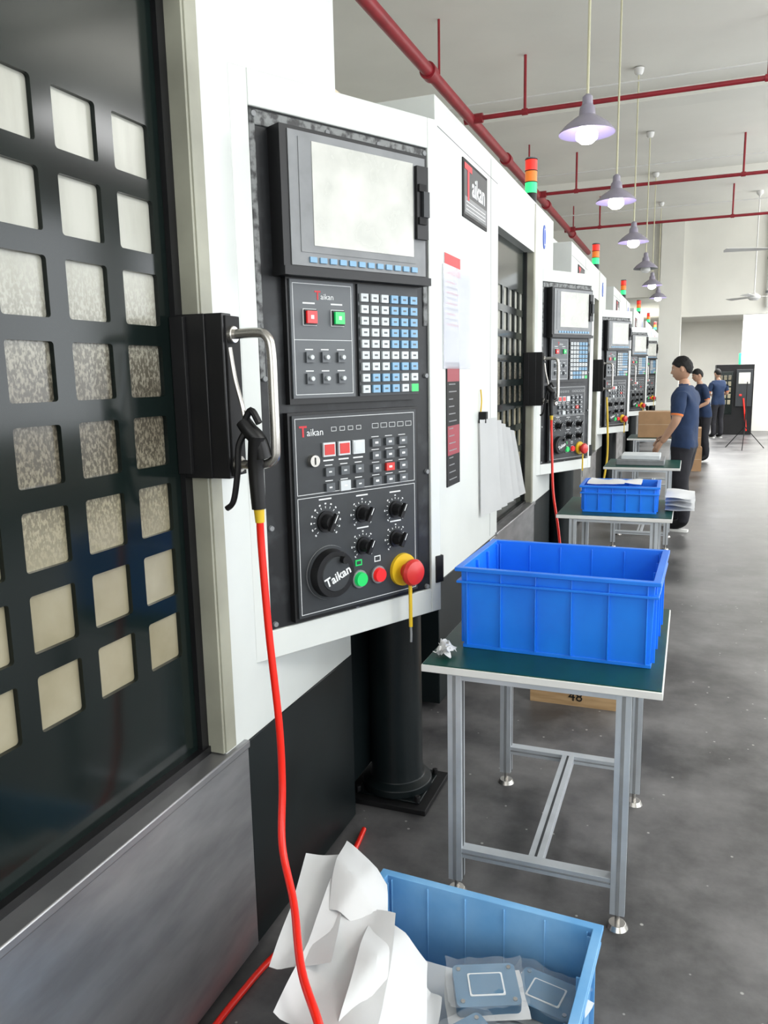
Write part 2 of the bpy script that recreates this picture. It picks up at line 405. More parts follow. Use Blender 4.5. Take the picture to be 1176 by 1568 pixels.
        for k in range(13):
            a=math.radians(-135+270*k/12); M2=MP@Matrix.Translation((u,0,z))@Matrix.Rotation(a,4,'Y')
            b.box(-0.0010,0.0010,-0.0208,-0.020,r*1.22,r*1.42,mark,M2)
            if r>0.03 or k%2==0: b.box(-0.0028,0.0028,-0.0208,-0.020,r*1.58,r*1.72,mark,M2)
        bx(u-0.022,u+0.022,z+r*2.0,z+r*2.0+0.004,0.020,0.0206,mark)
    b.cyl(P(0.240,0.02,1.052),P(0.240,0.024,1.052),0.0785,0.0785,bez,48)
    b.cyl(P(0.240,0.024,1.052),P(0.240,0.028,1.052),0.0775,0.0775,grey,48)
    b.cyl(P(0.240,0.028,1.052),P(0.240,0.055,1.052),0.070,0.066,black,48)
    b.cyl(P(0.240,0.055,1.052),P(0.240,0.058,1.052),0.050,0.048,grey,40)
    b.cyl(P(0.262,0.055,1.092),P(0.262,0.075,1.092),0.010,0.011,black,16)
    MT=MP@Matrix.Translation((0.245,-0.0585,1.045))@Matrix.Rotation(math.radians(-20),4,'Y')@Matrix.Rotation(math.radians(90),4,'X')
    text_into(b,"Taikan",0.036,mark,MT,0.0005,True)
    for (u,m_) in((0.351,grn),(0.424,red)):
        b.cyl(P(u,0.02,1.012),P(u,0.026,1.012),0.027,0.027,bez,28); b.cyl(P(u,0.026,1.012),P(u,0.038,1.012),0.022,0.020,m_,28)
    bx(0.338,0.362,1.052,1.070,0.020,0.023,grn); bx(0.342,0.358,1.056,1.066,0.023,0.0235,grey)
    bx(0.412,0.436,1.052,1.070,0.020,0.021,mark); bx(0.415,0.433,1.055,1.067,0.021,0.0215,grey)
    b.cyl(P(0.525,0.014,1.010),P(0.525,0.030,1.010),0.052,0.050,yel,40)
    b.lathe(P(0.530,0.03,1.006),[(0.022,0),(0.022,0.02),(0.040,0.026),(0.042,0.036),(0.036,0.046),(0.018,0.052),(0.0,0.053)],redm,36,axis=(MP.to_3x3()@Vector((0,-1,0))))
    b.tube([P(0.53,0.05,0.965),P(0.528,0.052,0.90),P(0.53,0.05,0.83)],0.006,yel,8); b.tube([P(0.53,0.05,0.83),P(0.531,0.05,0.805),P(0.53,0.05,0.78)],0.004,bez,8)
    for (u,z) in((0.07,2.25),(0.66,2.25),(0.07,1.6),(0.66,1.6),(0.66,2.05),(0.66,1.3),(0.07,1.2),(0.07,0.93),(0.36,0.922),(0.655,0.925),(0.3,2.245),(0.48,2.245),(0.125,2.21),(0.125,1.88)):
        b.cyl(P(u,-0.01,z),P(u,0.0,z),0.008,0.007,bez,14)
    def logo(u,z,s,n):
        M1=MP@Matrix.Translation((u-s*0.95,-n,z+s*0.1))@Matrix.Rotation(math.radians(90),4,'X'); text_into(b,"T",s*1.5,logor,M1,0.0004,True)
        M1=MP@Matrix.Translation((u+s*0.5,-n,z))@Matrix.Rotation(math.radians(90),4,'X'); text_into(b,"aikan",s,mark,M1,0.0004)
    logo(0.255,1.815,0.022,0.0185); logo(0.195,1.452,0.028,0.0205)
    parts['control_panel']=(b.mesh('control_panel'),0.0)
    b=B()
    c=(-1.15,1.85)
    z=2.78
    b.cyl((c[0],c[1],z),(c[0],c[1],z+0.02),0.06,0.06,black,20)
    b.cyl((c[0],c[1],z+0.02),(c[0],c[1],z+0.11),0.04,0.043,black,20)
    zz=z+0.11
    for m_ in(lens_g,lens_a,lens_r):
        b.cyl((c[0],c[1],zz),(c[0],c[1],zz+0.072),0.043,0.043,m_,24); b.cyl((c[0],c[1],zz+0.072),(c[0],c[1],zz+0.078),0.045,0.045,blackm,24); zz+=0.078
    b.lathe((c[0],c[1],zz),[(0.044,0),(0.04,0.01),(0.0,0.014)],bez,20)
    parts['signal_tower']=(b.mesh('signal_tower'),0)
    b=B()
    x=F+0.002
    b.box(x-0.004,x+0.004,-0.29,0.19,2.36,2.63,blackm); b.box(x+0.004,x+0.0055,-0.275,0.175,2.375,2.615,grey)
    b.box(x+0.0055,x+0.0065,-0.265,0.165,2.385,2.46,bez)
    MT=Matrix.Translation((x+0.006,-0.20,2.52))@Matrix.Rotation(math.radians(90),4,'Z')@Matrix.Rotation(math.radians(90),4,'X'); text_into(b,"T",0.23,logor,MT,0.001,True)
    MT=Matrix.Translation((x+0.006,0.0,2.52))@Matrix.Rotation(math.radians(90),4,'Z')@Matrix.Rotation(math.radians(90),4,'X'); text_into(b,"aikan",0.13,mark,MT,0.001,True)
    for i in range(3): b.box(x+0.0065,x+0.007,-0.24,0.14,2.40+i*0.018,2.404+i*0.018,mark)
    b.box(x-0.004,x+0.002,-0.60,-0.34,1.80,2.15,mark); b.box(x+0.002,x+0.003,-0.60,-0.34,2.06,2.15,logor)
    for i in range(9): b.box(x+0.002,x+0.003,-0.57,-0.37-0.03*(i%3),1.83+i*0.024,1.837+i*0.024,keyd if i%2 else logor)
    b.box(x+0.004,x+0.006,-0.63,-0.13,1.63,2.10,film)
    b.box(x-0.004,x+0.003,-0.58,-0.36,1.07,1.66,blackm)
    b.box(x+0.003,x+0.004,-0.57,-0.37,1.57,1.64,dkred); b.box(x+0.003,x+0.004,-0.57,-0.37,1.22,1.36,dkred)
    for i in range(14): b.box(x+0.004,x+0.0046,-0.55,-0.42-0.02*(i%4),1.10+i*0.035,1.105+i*0.035,bez)
    parts['signs']=(b.mesh('signs'),0)
    b=B()
    def ov(s): return [(1.98+0.05*s*math.cos(t*math.pi/12),2.60+0.085*s*math.sin(t*math.pi/12)) for t in range(24)]
    b.prism(ov(1),F-0.001,F+0.006,navyblue,'x'); b.prism(ov(.72),F+0.006,F+0.007,mark,'x'); b.prism(ov(.62),F+0.007,F+0.008,navyblue,'x')
    parts['oval_badge']=(b.mesh('oval_badge'),0)
    b=B()
    b.box(-1.175,-0.845,2.515,2.82,0.0,0.022,blackm)
    b.box(-1.14,-0.88,2.55,2.79,0.022,0.030,skirtb)
    b.lathe((-1.01,2.67,0.03),[(0.0,0),(0.135,0),(0.135,0.03),(0.105,0.045),(0.10,0.09),(0.10,0.95),(0,0.95)],skirtb,32)
    for (dx,dy) in((-.12,-.11),(.12,-.11),(-.12,.11),(.12,.11)): b.cyl((-1.01+dx,2.67+dy,0.022),(-1.01+dx,2.67+dy,0.05),0.012,0.012,blackm,6)
    b.box(-1.42,-1.10,2.46,2.80,0.12,1.25,skirtb); b.box(-1.42,-1.0,2.56,2.78,0.93,1.25,skirtb)
    parts['pedestal_column']=(b.mesh('pedestal_column'),0.003)
build_machine_parts()
PITCH=4.15
for n in range(7):
    off=n*PITCH
    e=empty('cnc_machine',(-2.1,0.9+off,0))
    for k,(me,bv) in parts.items():
        if n==0 and k=='oval_badge': continue
        o=bpy.data.objects.new(k,me); COL.objects.link(o)
        o.parent=e; o.location=(2.1,-0.9,0)
        if bv and n<3:
            md=o.modifiers.new('bevel','BEVEL'); md.width=bv; md.segments=2; md.limit_method='ANGLE'; md.angle_limit=math.radians(40)

# ------------------------------------------------------------------ room
def simple(name,x0,x1,y0,y1,z0,z1,m):
    b=B(); b.box(x0,x1,y0,y1,z0,z1,m); return b.obj(name,smooth=False)
simple('floor',-4.4,6.2,-4.2,32,-0.1,0,floorm)
simple('ceiling',-4.4,6.2,-4.2,19.2,4.85,4.95,ceilm)
simple('ceiling_low',-4.4,6.2,19.4,32,3.35,3.45,ceilm)
simple('wall_left',-4.5,-4.3,-4.2,32,0,4.9,wallm)
simple('wall_rear',-4.4,6.2,-4.3,-4.1,0,4.9,wallm)
simple('wall_far',-4.4,6.2,31.8,32,0,3.4,wallm)
b=B(); b.box(-4.4,-0.75,19.2,19.4,3.25,4.9,wallm); b.box(-0.75,-0.28,19.0,19.5,0,4.9,wallm); b.box(-0.28,6.2,19.2,19.4,2.78,4.9,wallm); b.obj('wall_partition',smooth=False)
simple('wall_side_room',1.18,6.2,22.8,22.9,0,3.35,wallm)
b=B(); b.box(6.0,6.2,-4.2,32,0,0.9,wallm); b.box(6.0,6.2,-4.2,32,3.9,4.9,wallm)
ys=[-3.0,1.5,6.0,10.5,15.0]
prev=-4.2
for y in ys:
    b.box(6.0,6.2,prev,y,0.9,3.9,wallm); prev=y+3.6
b.box(6.0,6.2,prev,32,0.9,3.9,wallm)
b.obj('wall_right',smooth=False)
for i,y in enumerate(ys):
    b=B()
    for (a,c) in((y,y+0.06),(y+1.77,y+1.83),(y+3.54,y+3.6)): b.box(6.05,6.12,a,c,0.9,3.9,plastw)
    for (a,c) in((0.9,0.96),(2.8,2.86),(3.84,3.9)): b.box(6.05,6.12,y,y+3.6,a,c,plastw)
    b.obj('window_%d'%(i+1),smooth=False)
for i,y in enumerate((6.2,10.4,14.6)):
    simple('trim_%d'%(i+1),-4.3,6.0,y,y+0.35,4.74,4.85,ceilm)

b=B()
b.cyl((-2.33,1.0,4.3),(-2.33,19.1,4.3),0.055,0.055,redpipe,20)
for y in(4.2,7.3,10.5,13.5,16.5): b.cyl((-2.33,y-0.06,4.3),(-2.33,y+0.06,4.3),0.075,0.075,redpipe,20)
for y in(7.6,12.0,16.6): b.cyl((-2.33,y,4.3),(-2.33,y,4.85),0.012,0.012,redpipe,8)
for y in(8.75,12.7,15.95):
    b.cyl((-2.33,y,4.3),(5.9,y,4.3),0.024,0.024,redpipe,12)
    b.cyl((-2.40,y,4.3),(-2.2,y,4.3),0.05,0.05,redpipe,16)
    for x in(-1.75,0.55,2.7,4.6): 
        b.cyl((x,y,4.3),(x,y,4.85),0.015,0.015,redpipe,10); b.cyl((x-0.03,y,4.3),(x+0.03,y,4.3),0.033,0.033,redpipe,12)
b.obj('fire_sprinkler_pipes')
b=B()
for y in(9.3,12.95,16.3): b.cyl((-4.2,y,4.62),(5.9,y,4.62),0.010,0.010,plastw,8)
b.obj('electrical_conduit')
b=B(); b.cyl((1.45,19.12,2.9),(1.45,19.12,4.85),0.05,0.05,plastw,14)
for z in(3.2,3.9,4.6): b.cyl((1.45,19.12,z),(1.45,19.12,z+0.05),0.06,0.06,bez,14)
b.obj('downpipe')

# pendant lamps
for i,(x,y,lit) in enumerate(((-0.66,5.2,1),(-0.67,7.3,1),(-0.68,9.6,1),(-0.68,12.1,0),(-0.70,14.5,1),(-0.70,17.0,1))):
    e=empty('pendant_lamp',(x,y,3.0))
    b=B(); z=3.03
    b.lathe((x,y,z),[(0.168,0.0),(0.164,0.012),(0.128,0.050),(0.085,0.082),(0.050,0.104),(0.045,0.15),(0.032,0.165),(0.030,0.21),(0.012,0.225),(0,0.225)],shade_o,36)
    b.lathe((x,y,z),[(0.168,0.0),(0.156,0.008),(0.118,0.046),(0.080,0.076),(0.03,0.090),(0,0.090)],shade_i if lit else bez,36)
    b.obj('shade',e)
    b=B(); b.lathe((x,y,z-0.060),[(0,0),(0.035,0.006),(0.064,0.03),(0.067,0.06),(0.050,0.095),(0.030,0.13),(0,0.14)],bulb if lit else plastw,24); b.obj('bulb',e)
    b=B(); b.cyl((x,y,z+0.21),(x,y,4.84),0.008,0.008,cordm,8); b.lathe((x,y,4.77),[(0,0),(0.03,0),(0.05,0.03),(0.055,0.07)],plastw,16); b.obj('cord',e)
def fan(x,y,z,a0):
    e=empty('ceiling_fan',(x,y,z)); b=B()
    b.cyl((x,y,z+0.06),(x,y,4.85),0.012,0.012,plastw,10); b.lathe((x,y,4.76),[(0.02,0),(0.06,0.04),(0.06,0.09)],plastw,16)
    b.lathe((x,y,z-0.07),[(0,0),(0.07,0.005),(0.11,0.04),(0.11,0.08),(0.06,0.12),(0.02,0.14)],plastw,24)
    for k in range(3):
        M=Matrix.Translation((x,y,z))@Matrix.Rotation(a0+k*2*math.pi/3,4,'Z')@Matrix.Rotation(math.radians(10),4,'X')
        b.prism([(0.08,-0.02),(0.2,-0.055),(0.64,-0.075),(0.66,0),(0.64,0.075),(0.2,0.05),(0.08,0.02)],-0.003,0.003,plastw,'z',M)
    b.obj('fan_body',e)
fan(1.03,16.8,2.95,0.2); fan(0.95,11.6,3.12,1.3); fan(3.4,8,3.1,.6)

# ------------------------------------------------------------------ furniture
def table(x0,x1,y0,y1,h=0.75,leg=0.042,inset=0.10):
    e=empty('workbench_table',((x0+x1)/2,(y0+y1)/2,0))
    b=B(); b.box(x0,x1,y0,y1,h-0.025,h-0.003,plastw); b.obj('table_board',e,bev=0.002)
    b=B(); b.box(x0+0.004,x1-0.004,y0+0.004,y1-0.004,h-0.003,h,green); b.obj('green_mat',e)
    b=B(); lx=(x0+inset+0.0,x1-inset); ly=(y0+0.03,y1-0.06)
    for X in lx:
        for Y in ly:
            b.box(X-leg/2,X+leg/2,Y-leg/2,Y+leg/2,0.05,h-0.025,alu)
            for s in(-1,1):
                b.box(X+s*leg/2-0.001,X+s*leg/2+0.001,Y-0.005,Y+0.005,0.05,h-0.03,grey)
            b.box(X-0.005,X+0.005,Y-leg/2-0.001,Y-leg/2+0.001,0.05,h-0.03,bez)
            b.cyl((X,Y,0.012),(X,Y,0.06),0.007,0.007,chrome,10); b.cyl((X,Y,0),(X,Y,0.014),0.032,0.024,chrome,20)
    g=0.018
    for Y in ly:
        b.box(lx[0],lx[1],Y-g,Y+g,0.13,0.16,alu); b.box(lx[0],lx[1],Y-g,Y+g,h-0.043,h-0.025,alu)
        b.box(lx[0],lx[1],Y-g-0.001,Y-g,0.142,0.148,bez)
    for X in lx: b.box(X-g,X+g,ly[0],ly[1],h-0.043,h-0.025,alu)
    xm=(lx[0]+lx[1])/2
    b.box(xm-0.022,xm+0.022,ly[0]+g,ly[1]-g,0.13,0.16,alu); b.box(xm-0.004,xm+0.004,ly[0]+g,ly[1]-g,0.16,0.161,grey)
    b.obj('frame',e,bev=0.002)
    return e
table(-0.72,-0.035,2.12,2.92)
table(-0.74,-0.07,4.78,5.50)
table(-0.72,-0.06,7.36,8.05)
table(-0.75,-0.10,10.6,11.3)

def crate(name,cx_,cy_,z,L,W,H,m,rz=0,th=0.006,nr=5):
    b=B(); tp=0.97
    lx,ly=L/2,W/2
    def ring(sx,sy,zz): return [(-sx,-sy,zz),(sx,-sy,zz),(sx,sy,zz),(-sx,sy,zz)]
    o0=ring(lx*tp,ly*tp,0);o1=ring(lx,ly,H);i1=ring(lx-th,ly-th,H);i0=ring(lx*tp-th,ly*tp-th,th)
    vs=o0+o1+i1+i0
    fs=[(3,2,1,0)]+[(k,(k+1)%4,4+(k+1)%4,4+k) for k in range(4)]+[(4+k,4+(k+1)%4,8+(k+1)%4,8+k) for k in range(4)]+[(8+k,8+(k+1)%4,12+(k+1)%4,12+k) for k in range(4)]+[(12,13,14,15)]
    b.add(vs,fs,m)
    for (zz0,zz1,o) in((H-0.012,H,0.016),(H-0.050,H-0.042,0.012)):
        b.box(-lx-o,lx+o,-ly-o,-ly+0.003,zz0,zz1,m);b.box(-lx-o,lx+o,ly-0.003,ly+o,zz0,zz1,m)
        b.box(-lx-o,-lx+0.003,-ly,ly,zz0,zz1,m);b.box(lx-0.003,lx+o,-ly,ly,zz0,zz1,m)
    def rib(px,py,nx_,ny_,z0_,z1_,w=0.004,d=0.009):
        if nx_: 
            s=nx_; b.box(min(px-s*0.012,px+s*d),max(px-s*0.012,px+s*d),py-w/2,py+w/2,z0_,z1_,m)
        else:
            s=ny_; b.box(px-w/2,px+w/2,min(py-s*0.008,py+s*d),max(py-s*0.008,py+s*d),z0_,z1_,m)
    for k in range(nr+1):
        px=-lx*0.93+2*lx*0.93*k/nr
        for s in(-1,1): rib(px,s*ly*0.985,0,s,0.012,H-0.01)
    for k in range(4):
        py=-ly*0.9+2*ly*0.9*k/3
        for s in(-1,1): rib(s*lx*0.985,py,s,0,0.012,H-0.01)
    b.box(-lx*tp-0.004,lx*tp+0.004,-ly*tp-0.004,ly*tp+0.004,0,0.012,m)
    me=b.mesh(name); o=mkobj(name,me,None,0.0015,Matrix.Translation((cx_,cy_,z))@Matrix.Rotation(rz,4,'Z')); return o
crate('blue_plastic_crate',-0.352,2.50,0.75,0.575,0.42,0.262,bluep,math.radians(-1.5))
crate('blue_plastic_crate',-0.385,5.08,0.75,0.44,0.34,0.165,bluep,0.02)
crate('faded_blue_plastic_crate',-0.44,1.51,0.0,0.545,0.46,0.30,bluel,math.radians(-3))

def sheet(b,c,m,nx_=14,ny_=14,amp=0.02,seed=0,fold=0.0,freq=1.6,crease=0.0):
    c=[Vector(p) for p in c]; vs=[];fs=[]
    for j in range(ny_+1):
        for i in range(nx_+1):
            s,t=i/nx_,j/ny_
            p=(c[0]*(1-s)+c[1]*s)*(1-t)+(c[3]*(1-s)+c[2]*s)*t
            q=Vector((s*freq+seed*7.1,t*freq+seed*3.3,seed))
            w=noise.noise(q)
            # a couple of straight fold lines
            cr=crease*(abs(s*0.8+0.5*t-0.55-0.1*math.sin(seed))-0.3)+crease*0.8*(abs(t-0.3*s-0.42)-0.25)
            p=p+Vector((noise.noise(q+Vector((9,1,2)))*amp*.5,noise.noise(q+Vector((3,8,2)))*amp*.5,w*amp+cr+fold*math.sin(math.pi*s)*math.sin(math.pi*t)))
            vs.append(p)
    for j in range(ny_):
        for i in range(nx_):
            a=j*(nx_+1)+i; fs.append([a,a+1,a+nx_+2,a+nx_+1])
    b.add(vs,fs,m)
b=B()
sheet(b,[(-0.90,1.68,0.330),(-0.79,1.73,0.345),(-0.68,1.36,0.325),(-0.82,1.34,0.305)],paper,amp=0.015,seed=1,crease=0.05)
sheet(b,[(-0.815,1.75,0.405),(-0.665,1.68,0.345),(-0.60,1.50,0.30),(-0.76,1.52,0.345)],paper,amp=0.015,seed=2,crease=-0.07)
sheet(b,[(-0.79,1.60,0.335),(-0.60,1.56,0.32),(-0.50,1.18,0.33),(-0.73,1.20,0.345)],paper,amp=0.015,seed=3,fold=0.0,crease=0.07)
sheet(b,[(-0.66,1.58,0.335),(-0.50,1.50,0.315),(-0.43,1.26,0.25),(-0.60,1.22,0.345)],paper,amp=0.015,seed=4,fold=0.0,crease=-0.07)
sheet(b,[(-0.66,1.66,0.14),(-0.22,1.66,0.14),(-0.22,1.32,0.14),(-0.66,1.32,0.14)],paper,amp=0.02,seed=5,fold=0.01,crease=0.03)
sheet(b,[(-0.53,1.50,0.25),(-0.455,1.46,0.22),(-0.44,1.32,0.20),(-0.53,1.30,0.26)],paper,amp=0.02,seed=6,fold=0.01,crease=0.05)
b.obj('crumpled_packing_paper',ang=25)
b=B()
for (x,y,z,rz,tx) in((-0.375,1.535,0.225,0.40,0.12),(-0.265,1.40,0.205,0.2,-0.08),(-0.25,1.60,0.185,-0.2,0.0),(-0.38,1.38,0.205,0.9,0.1)):
    M=Matrix.Translation((x,y,z))@Matrix.Rotation(rz,4,'Z')@Matrix.Rotation(tx,4,'X')
    b.prism(rrect(-0.072,0.072,-0.055,0.055,0.012),-0.015,0.015,partb,'z',M)
    b.prism(rrect(-0.040,0.040,-0.030,0.030,0.004),0.015,0.0165,mark,'z',M); b.prism(rrect(-0.036,0.036,-0.026,0.026,0.004),0.0165,0.0175,partb,'z',M)
    for s in(-1,1):
        for q in(-1,1): b.cyl(M@Vector((s*0.058,q*0.042,0.015)),M@Vector((s*0.058,q*0.042,0.018)),0.005,0.005,chrome,10)
    sheet(b,[M@Vector((-0.09,-0.068,-0.012)),M@Vector((0.09,-0.068,-0.014)),M@Vector((0.09,0.068,-0.016)),M@Vector((-0.09,0.068,-0.014))],paper,8,8,0.015,seed=x*10)
    sheet(b,[M@Vector((-0.088,-0.066,0.024)),M@Vector((0.088,-0.066,0.022)),M@Vector((0.088,0.066,0.022)),M@Vector((-0.088,0.066,0.024))],bag,12,12,0.014,seed=x*13,freq=5)
b.obj('bagged_machined_parts',bev=0)
b=B(); 
for k in range(3): sheet(b,[(-0.70+k*0.01,2.18,0.765),(-0.65,2.17,0.77+k*.01),(-0.645,2.24,0.765),(-0.70,2.25,0.77)],paper,8,8,0.03,seed=11+k,fold=0.02,freq=3)
b.obj('crumpled_cleaning_wipe')
b=B(); sheet(b,[(-0.58,4.96,0.920),(-0.36,4.95,0.920),(-0.34,5.2,0.925),(-0.58,5.22,0.93)],paper,8,8,0.02,seed=20,fold=0.01); sheet(b,[(-0.42,5.0,0.915),(-0.26,5.0,0.915),(-0.26,5.22,0.915),(-0.42,5.22,0.92)],paper,8,8,0.02,seed=22,fold=0.01); b.obj('packing_paper_sheets')
b=B()
for k in range(4): sheet(b,[(-0.12,5.02,0.762+k*.026),(0.05,5.02,0.760+k*.026),(0.05,5.35,0.765+k*.026),(-0.12,5.35,0.767+k*.026)],paper,8,8,0.012,seed=30+k,fold=0.01)
b.obj('stacked_plastic_trays')
b=B()
for y in(3.70,3.95,4.2): b.box(-0.68,-0.27,y,y+0.09,0.0,0.100,wood)
for i in range(4): b.box(-0.68+i*0.105,-0.60+i*0.105,3.69,4.30,0.100,0.120,wood)
b.box(-0.68,-0.265,3.68,3.70,0.0,0.120,wood)
MT=Matrix.Translation((-0.46,3.678,0.048))@Matrix.Rotation(math.radians(90),4,'X'); text_into(b,"48",0.07,black,MT,0.001)
b.obj('wooden_pallet')
def cbox(x,y,z,w,d,h,rz=0):
    b=B(); b.box(-w/2,w/2,-d/2,d/2,0,h,card); b.box(-w/2-0.001,w/2+0.001,-0.025,0.025,h-0.06,h+0.001,cream)
    b.box(-w/2,w/2,-d/2-0.001,-d/2,h*0.5,h*0.5+0.003,cream); b.box(-0.002,0.002,-d/2,d/2,h,h+0.0012,wood)
    b.obj('cardboard_box',bev=0.004,M=Matrix.Translation((x,y,z))@Matrix.Rotation(rz,4,'Z'))
cbox(-0.02,13.7,0,0.42,0.45,0.38,0.05); cbox(-0.02,13.7,0.385,0.40,0.42,0.30,0.0); cbox(-0.40,10.95,0.752,0.45,0.4,0.33)
b=B(); b.box(-0.62,-0.20,7.5,7.9,0.751,0.80,bez); b.box(-0.58,-0.24,7.54,7.86,0.80,0.84,keyw); b.obj('component_tray',bev=0.005)
b=B()
for k in range(5):
    x0=-1.06; y0=4.16+0.02*k
    sheet(b,[(x0+0.01*k,y0,1.36-0.01*k),(x0+0.08+0.02*k,y0+0.06,1.37-0.02*k),(x0+0.10+0.03*k,y0+0.10,0.86+0.02*k),(x0+0.01*k,y0+0.03,0.82+0.01*k)],paper,6,10,0.008,seed=40+k)
b.box(-1.071,-1.03,4.18,4.22,1.34,1.40,blackm); b.tube([(-1.065,4.2,1.40),(-1.06,4.2,1.46),(-1.065,4.2,1.52)],0.004,yel,8)
b.obj('hanging_paper_sheets')

def gun(off,hose,name='air_blow_gun'):
    e=empty(name,(-0.93,1.58+off,1.28)); O=Vector((0,off,0))
    def T(pts): return [Vector(p)+O for p in pts]
    b=B()
    b.tube(T([(-0.985,1.575,1.672),(-0.983,1.575,1.655),(-0.975,1.575,1.60),(-0.960,1.575,1.54),(-0.952,1.575,1.49)]),0.0055,chrome,8)
    b.obj('nozzle',e)
    b=B()
    b.tube(T([(-0.960,1.575,1.505),(-0.945,1.575,1.485),(-0.925,1.58,1.46),(-0.918,1.585,1.42)]),(0.018,0.022),black,12)
    b.tube(T([(-0.925,1.575,1.47),(-0.935,1.58,1.40),(-0.932,1.58,1.30)]),(0.021,0.017),black,12)
    b.tube(T([(-0.945,1.57,1.49),(-0.968,1.565,1.45),(-0.975,1.565,1.39),(-0.99,1.565,1.32),(-1.01,1.565,1.300)]),(0.008,0.007),black,8)
    b.tube(T([(-0.955,1.57,1.50),(-0.935,1.57,1.53),(-0.915,1.57,1.50)]),0.008,black,8)
    b.cyl(*T([(-0.932,1.58,1.30),(-0.931,1.58,1.268)]),0.013,0.011,yel,12)
    b.obj('grip',e)
    b=B(); b.tube(T(hose),0.0092,redhose,12,sub=8); b.obj('hose',e)
gun(0,[(-0.931,1.58,1.27),(-0.930,1.58,1.20),(-0.915,1.57,1.00),(-0.893,1.56,0.78),(-0.886,1.55,0.63),(-0.865,1.50,0.50),(-0.796,1.42,0.420),(-0.70,1.27,0.390),(-0.60,1.16,0.355),(-0.52,1.06,0.22),(-0.50,0.90,0.05),(-0.60,0.75,0.011),(-0.85,0.85,0.011),(-1.02,1.25,0.011),(-1.03,1.60,0.011),(-0.98,1.90,0.011),(-1.0,2.2,0.011),(-1.02,2.35,0.011)])
gun(PITCH,[(-0.931,1.58,1.27),(-0.930,1.58,1.20),(-0.92,1.57,1.00),(-0.90,1.52,0.75),(-0.84,1.40,0.50),(-0.80,1.3,0.25),(-0.80,1.2,0.011),(-0.9,1.0,0.011)])
b=B(); O=2*PITCH
b.tube([(-0.95,1.6+O,1.3),(-0.93,1.58+O,1.0),(-0.92,1.55+O,0.6),(-0.95,1.5+O,0.3),(-1.0,1.5+O,0.02)],0.012,yel,8); b.obj('yellow_air_hose')

# ------------------------------------------------------------------ people
def seg_dist(p,a,c):
    d=c-a; t=max(0,min(1,(p-a).dot(d)/d.length_squared)); return (p-(a+d*t)).length,t
def skinned(vs,es,rad,sub=2,root=0):
    me=bpy.data.meshes.new('sk'); me.from_pydata(vs,es,[]); o=bpy.data.objects.new('sk',me); COL.objects.link(o)
    md=o.modifiers.new('s','SKIN'); md.use_smooth_shade=True
    for i,r in enumerate(rad):
        d=me.skin_vertices[0].data[i]; d.radius=(r,r) if isinstance(r,(int,float)) else r; d.use_root=(i==root)
    s=o.modifiers.new('sub','SUBSURF'); s.levels=sub; s.render_levels=sub
    dg=bpy.context.evaluated_depsgraph_get(); dg.update()
    out=bpy.data.meshes.new_from_object(o.evaluated_get(dg)); bpy.data.objects.remove(o); return out
def hand(parent,name,wrist,direction,palm_n,side):
    x=Vector(direction).normalized(); z=Vector(palm_n); z=(z-x*z.dot(x)).normalized(); y=z.cross(x)*side
    def W(a,b_,c): return Vector(wrist)+x*a+y*b_+z*c
    vs=[W(-0.03,0,0),W(0.035,0,0)];es=[(0,1)];rad=[0.026,0.027]
    for k,(yy,l) in enumerate(((0.028,0.070),(0.009,0.078),(-0.010,0.072),(-0.028,0.058))):
        i=len(vs); vs+= [W(0.082,yy,0.002),W(0.082+l*0.45,yy*1.05,-0.008),W(0.082+l*0.78,yy*1.05,-0.026),W(0.082+l*0.92,yy*1.05,-0.044)]
        es+=[(1,i),(i,i+1),(i+1,i+2),(i+2,i+3)]; rad+=[0.0105,0.009,0.0085,0.0075]
    i=len(vs); vs+=[W(0.03,0.038,-0.008),W(0.06,0.052,-0.018),W(0.085,0.056,-0.028)]; es+=[(1,i),(i,i+1),(i+1,i+2)]; rad+=[0.013,0.0105,0.009]
    me=skinned(vs,es,rad,1); me.materials.clear(); me.materials.append(skin)
    o=bpy.data.objects.new(name,me); COL.objects.link(o); o.parent=parent
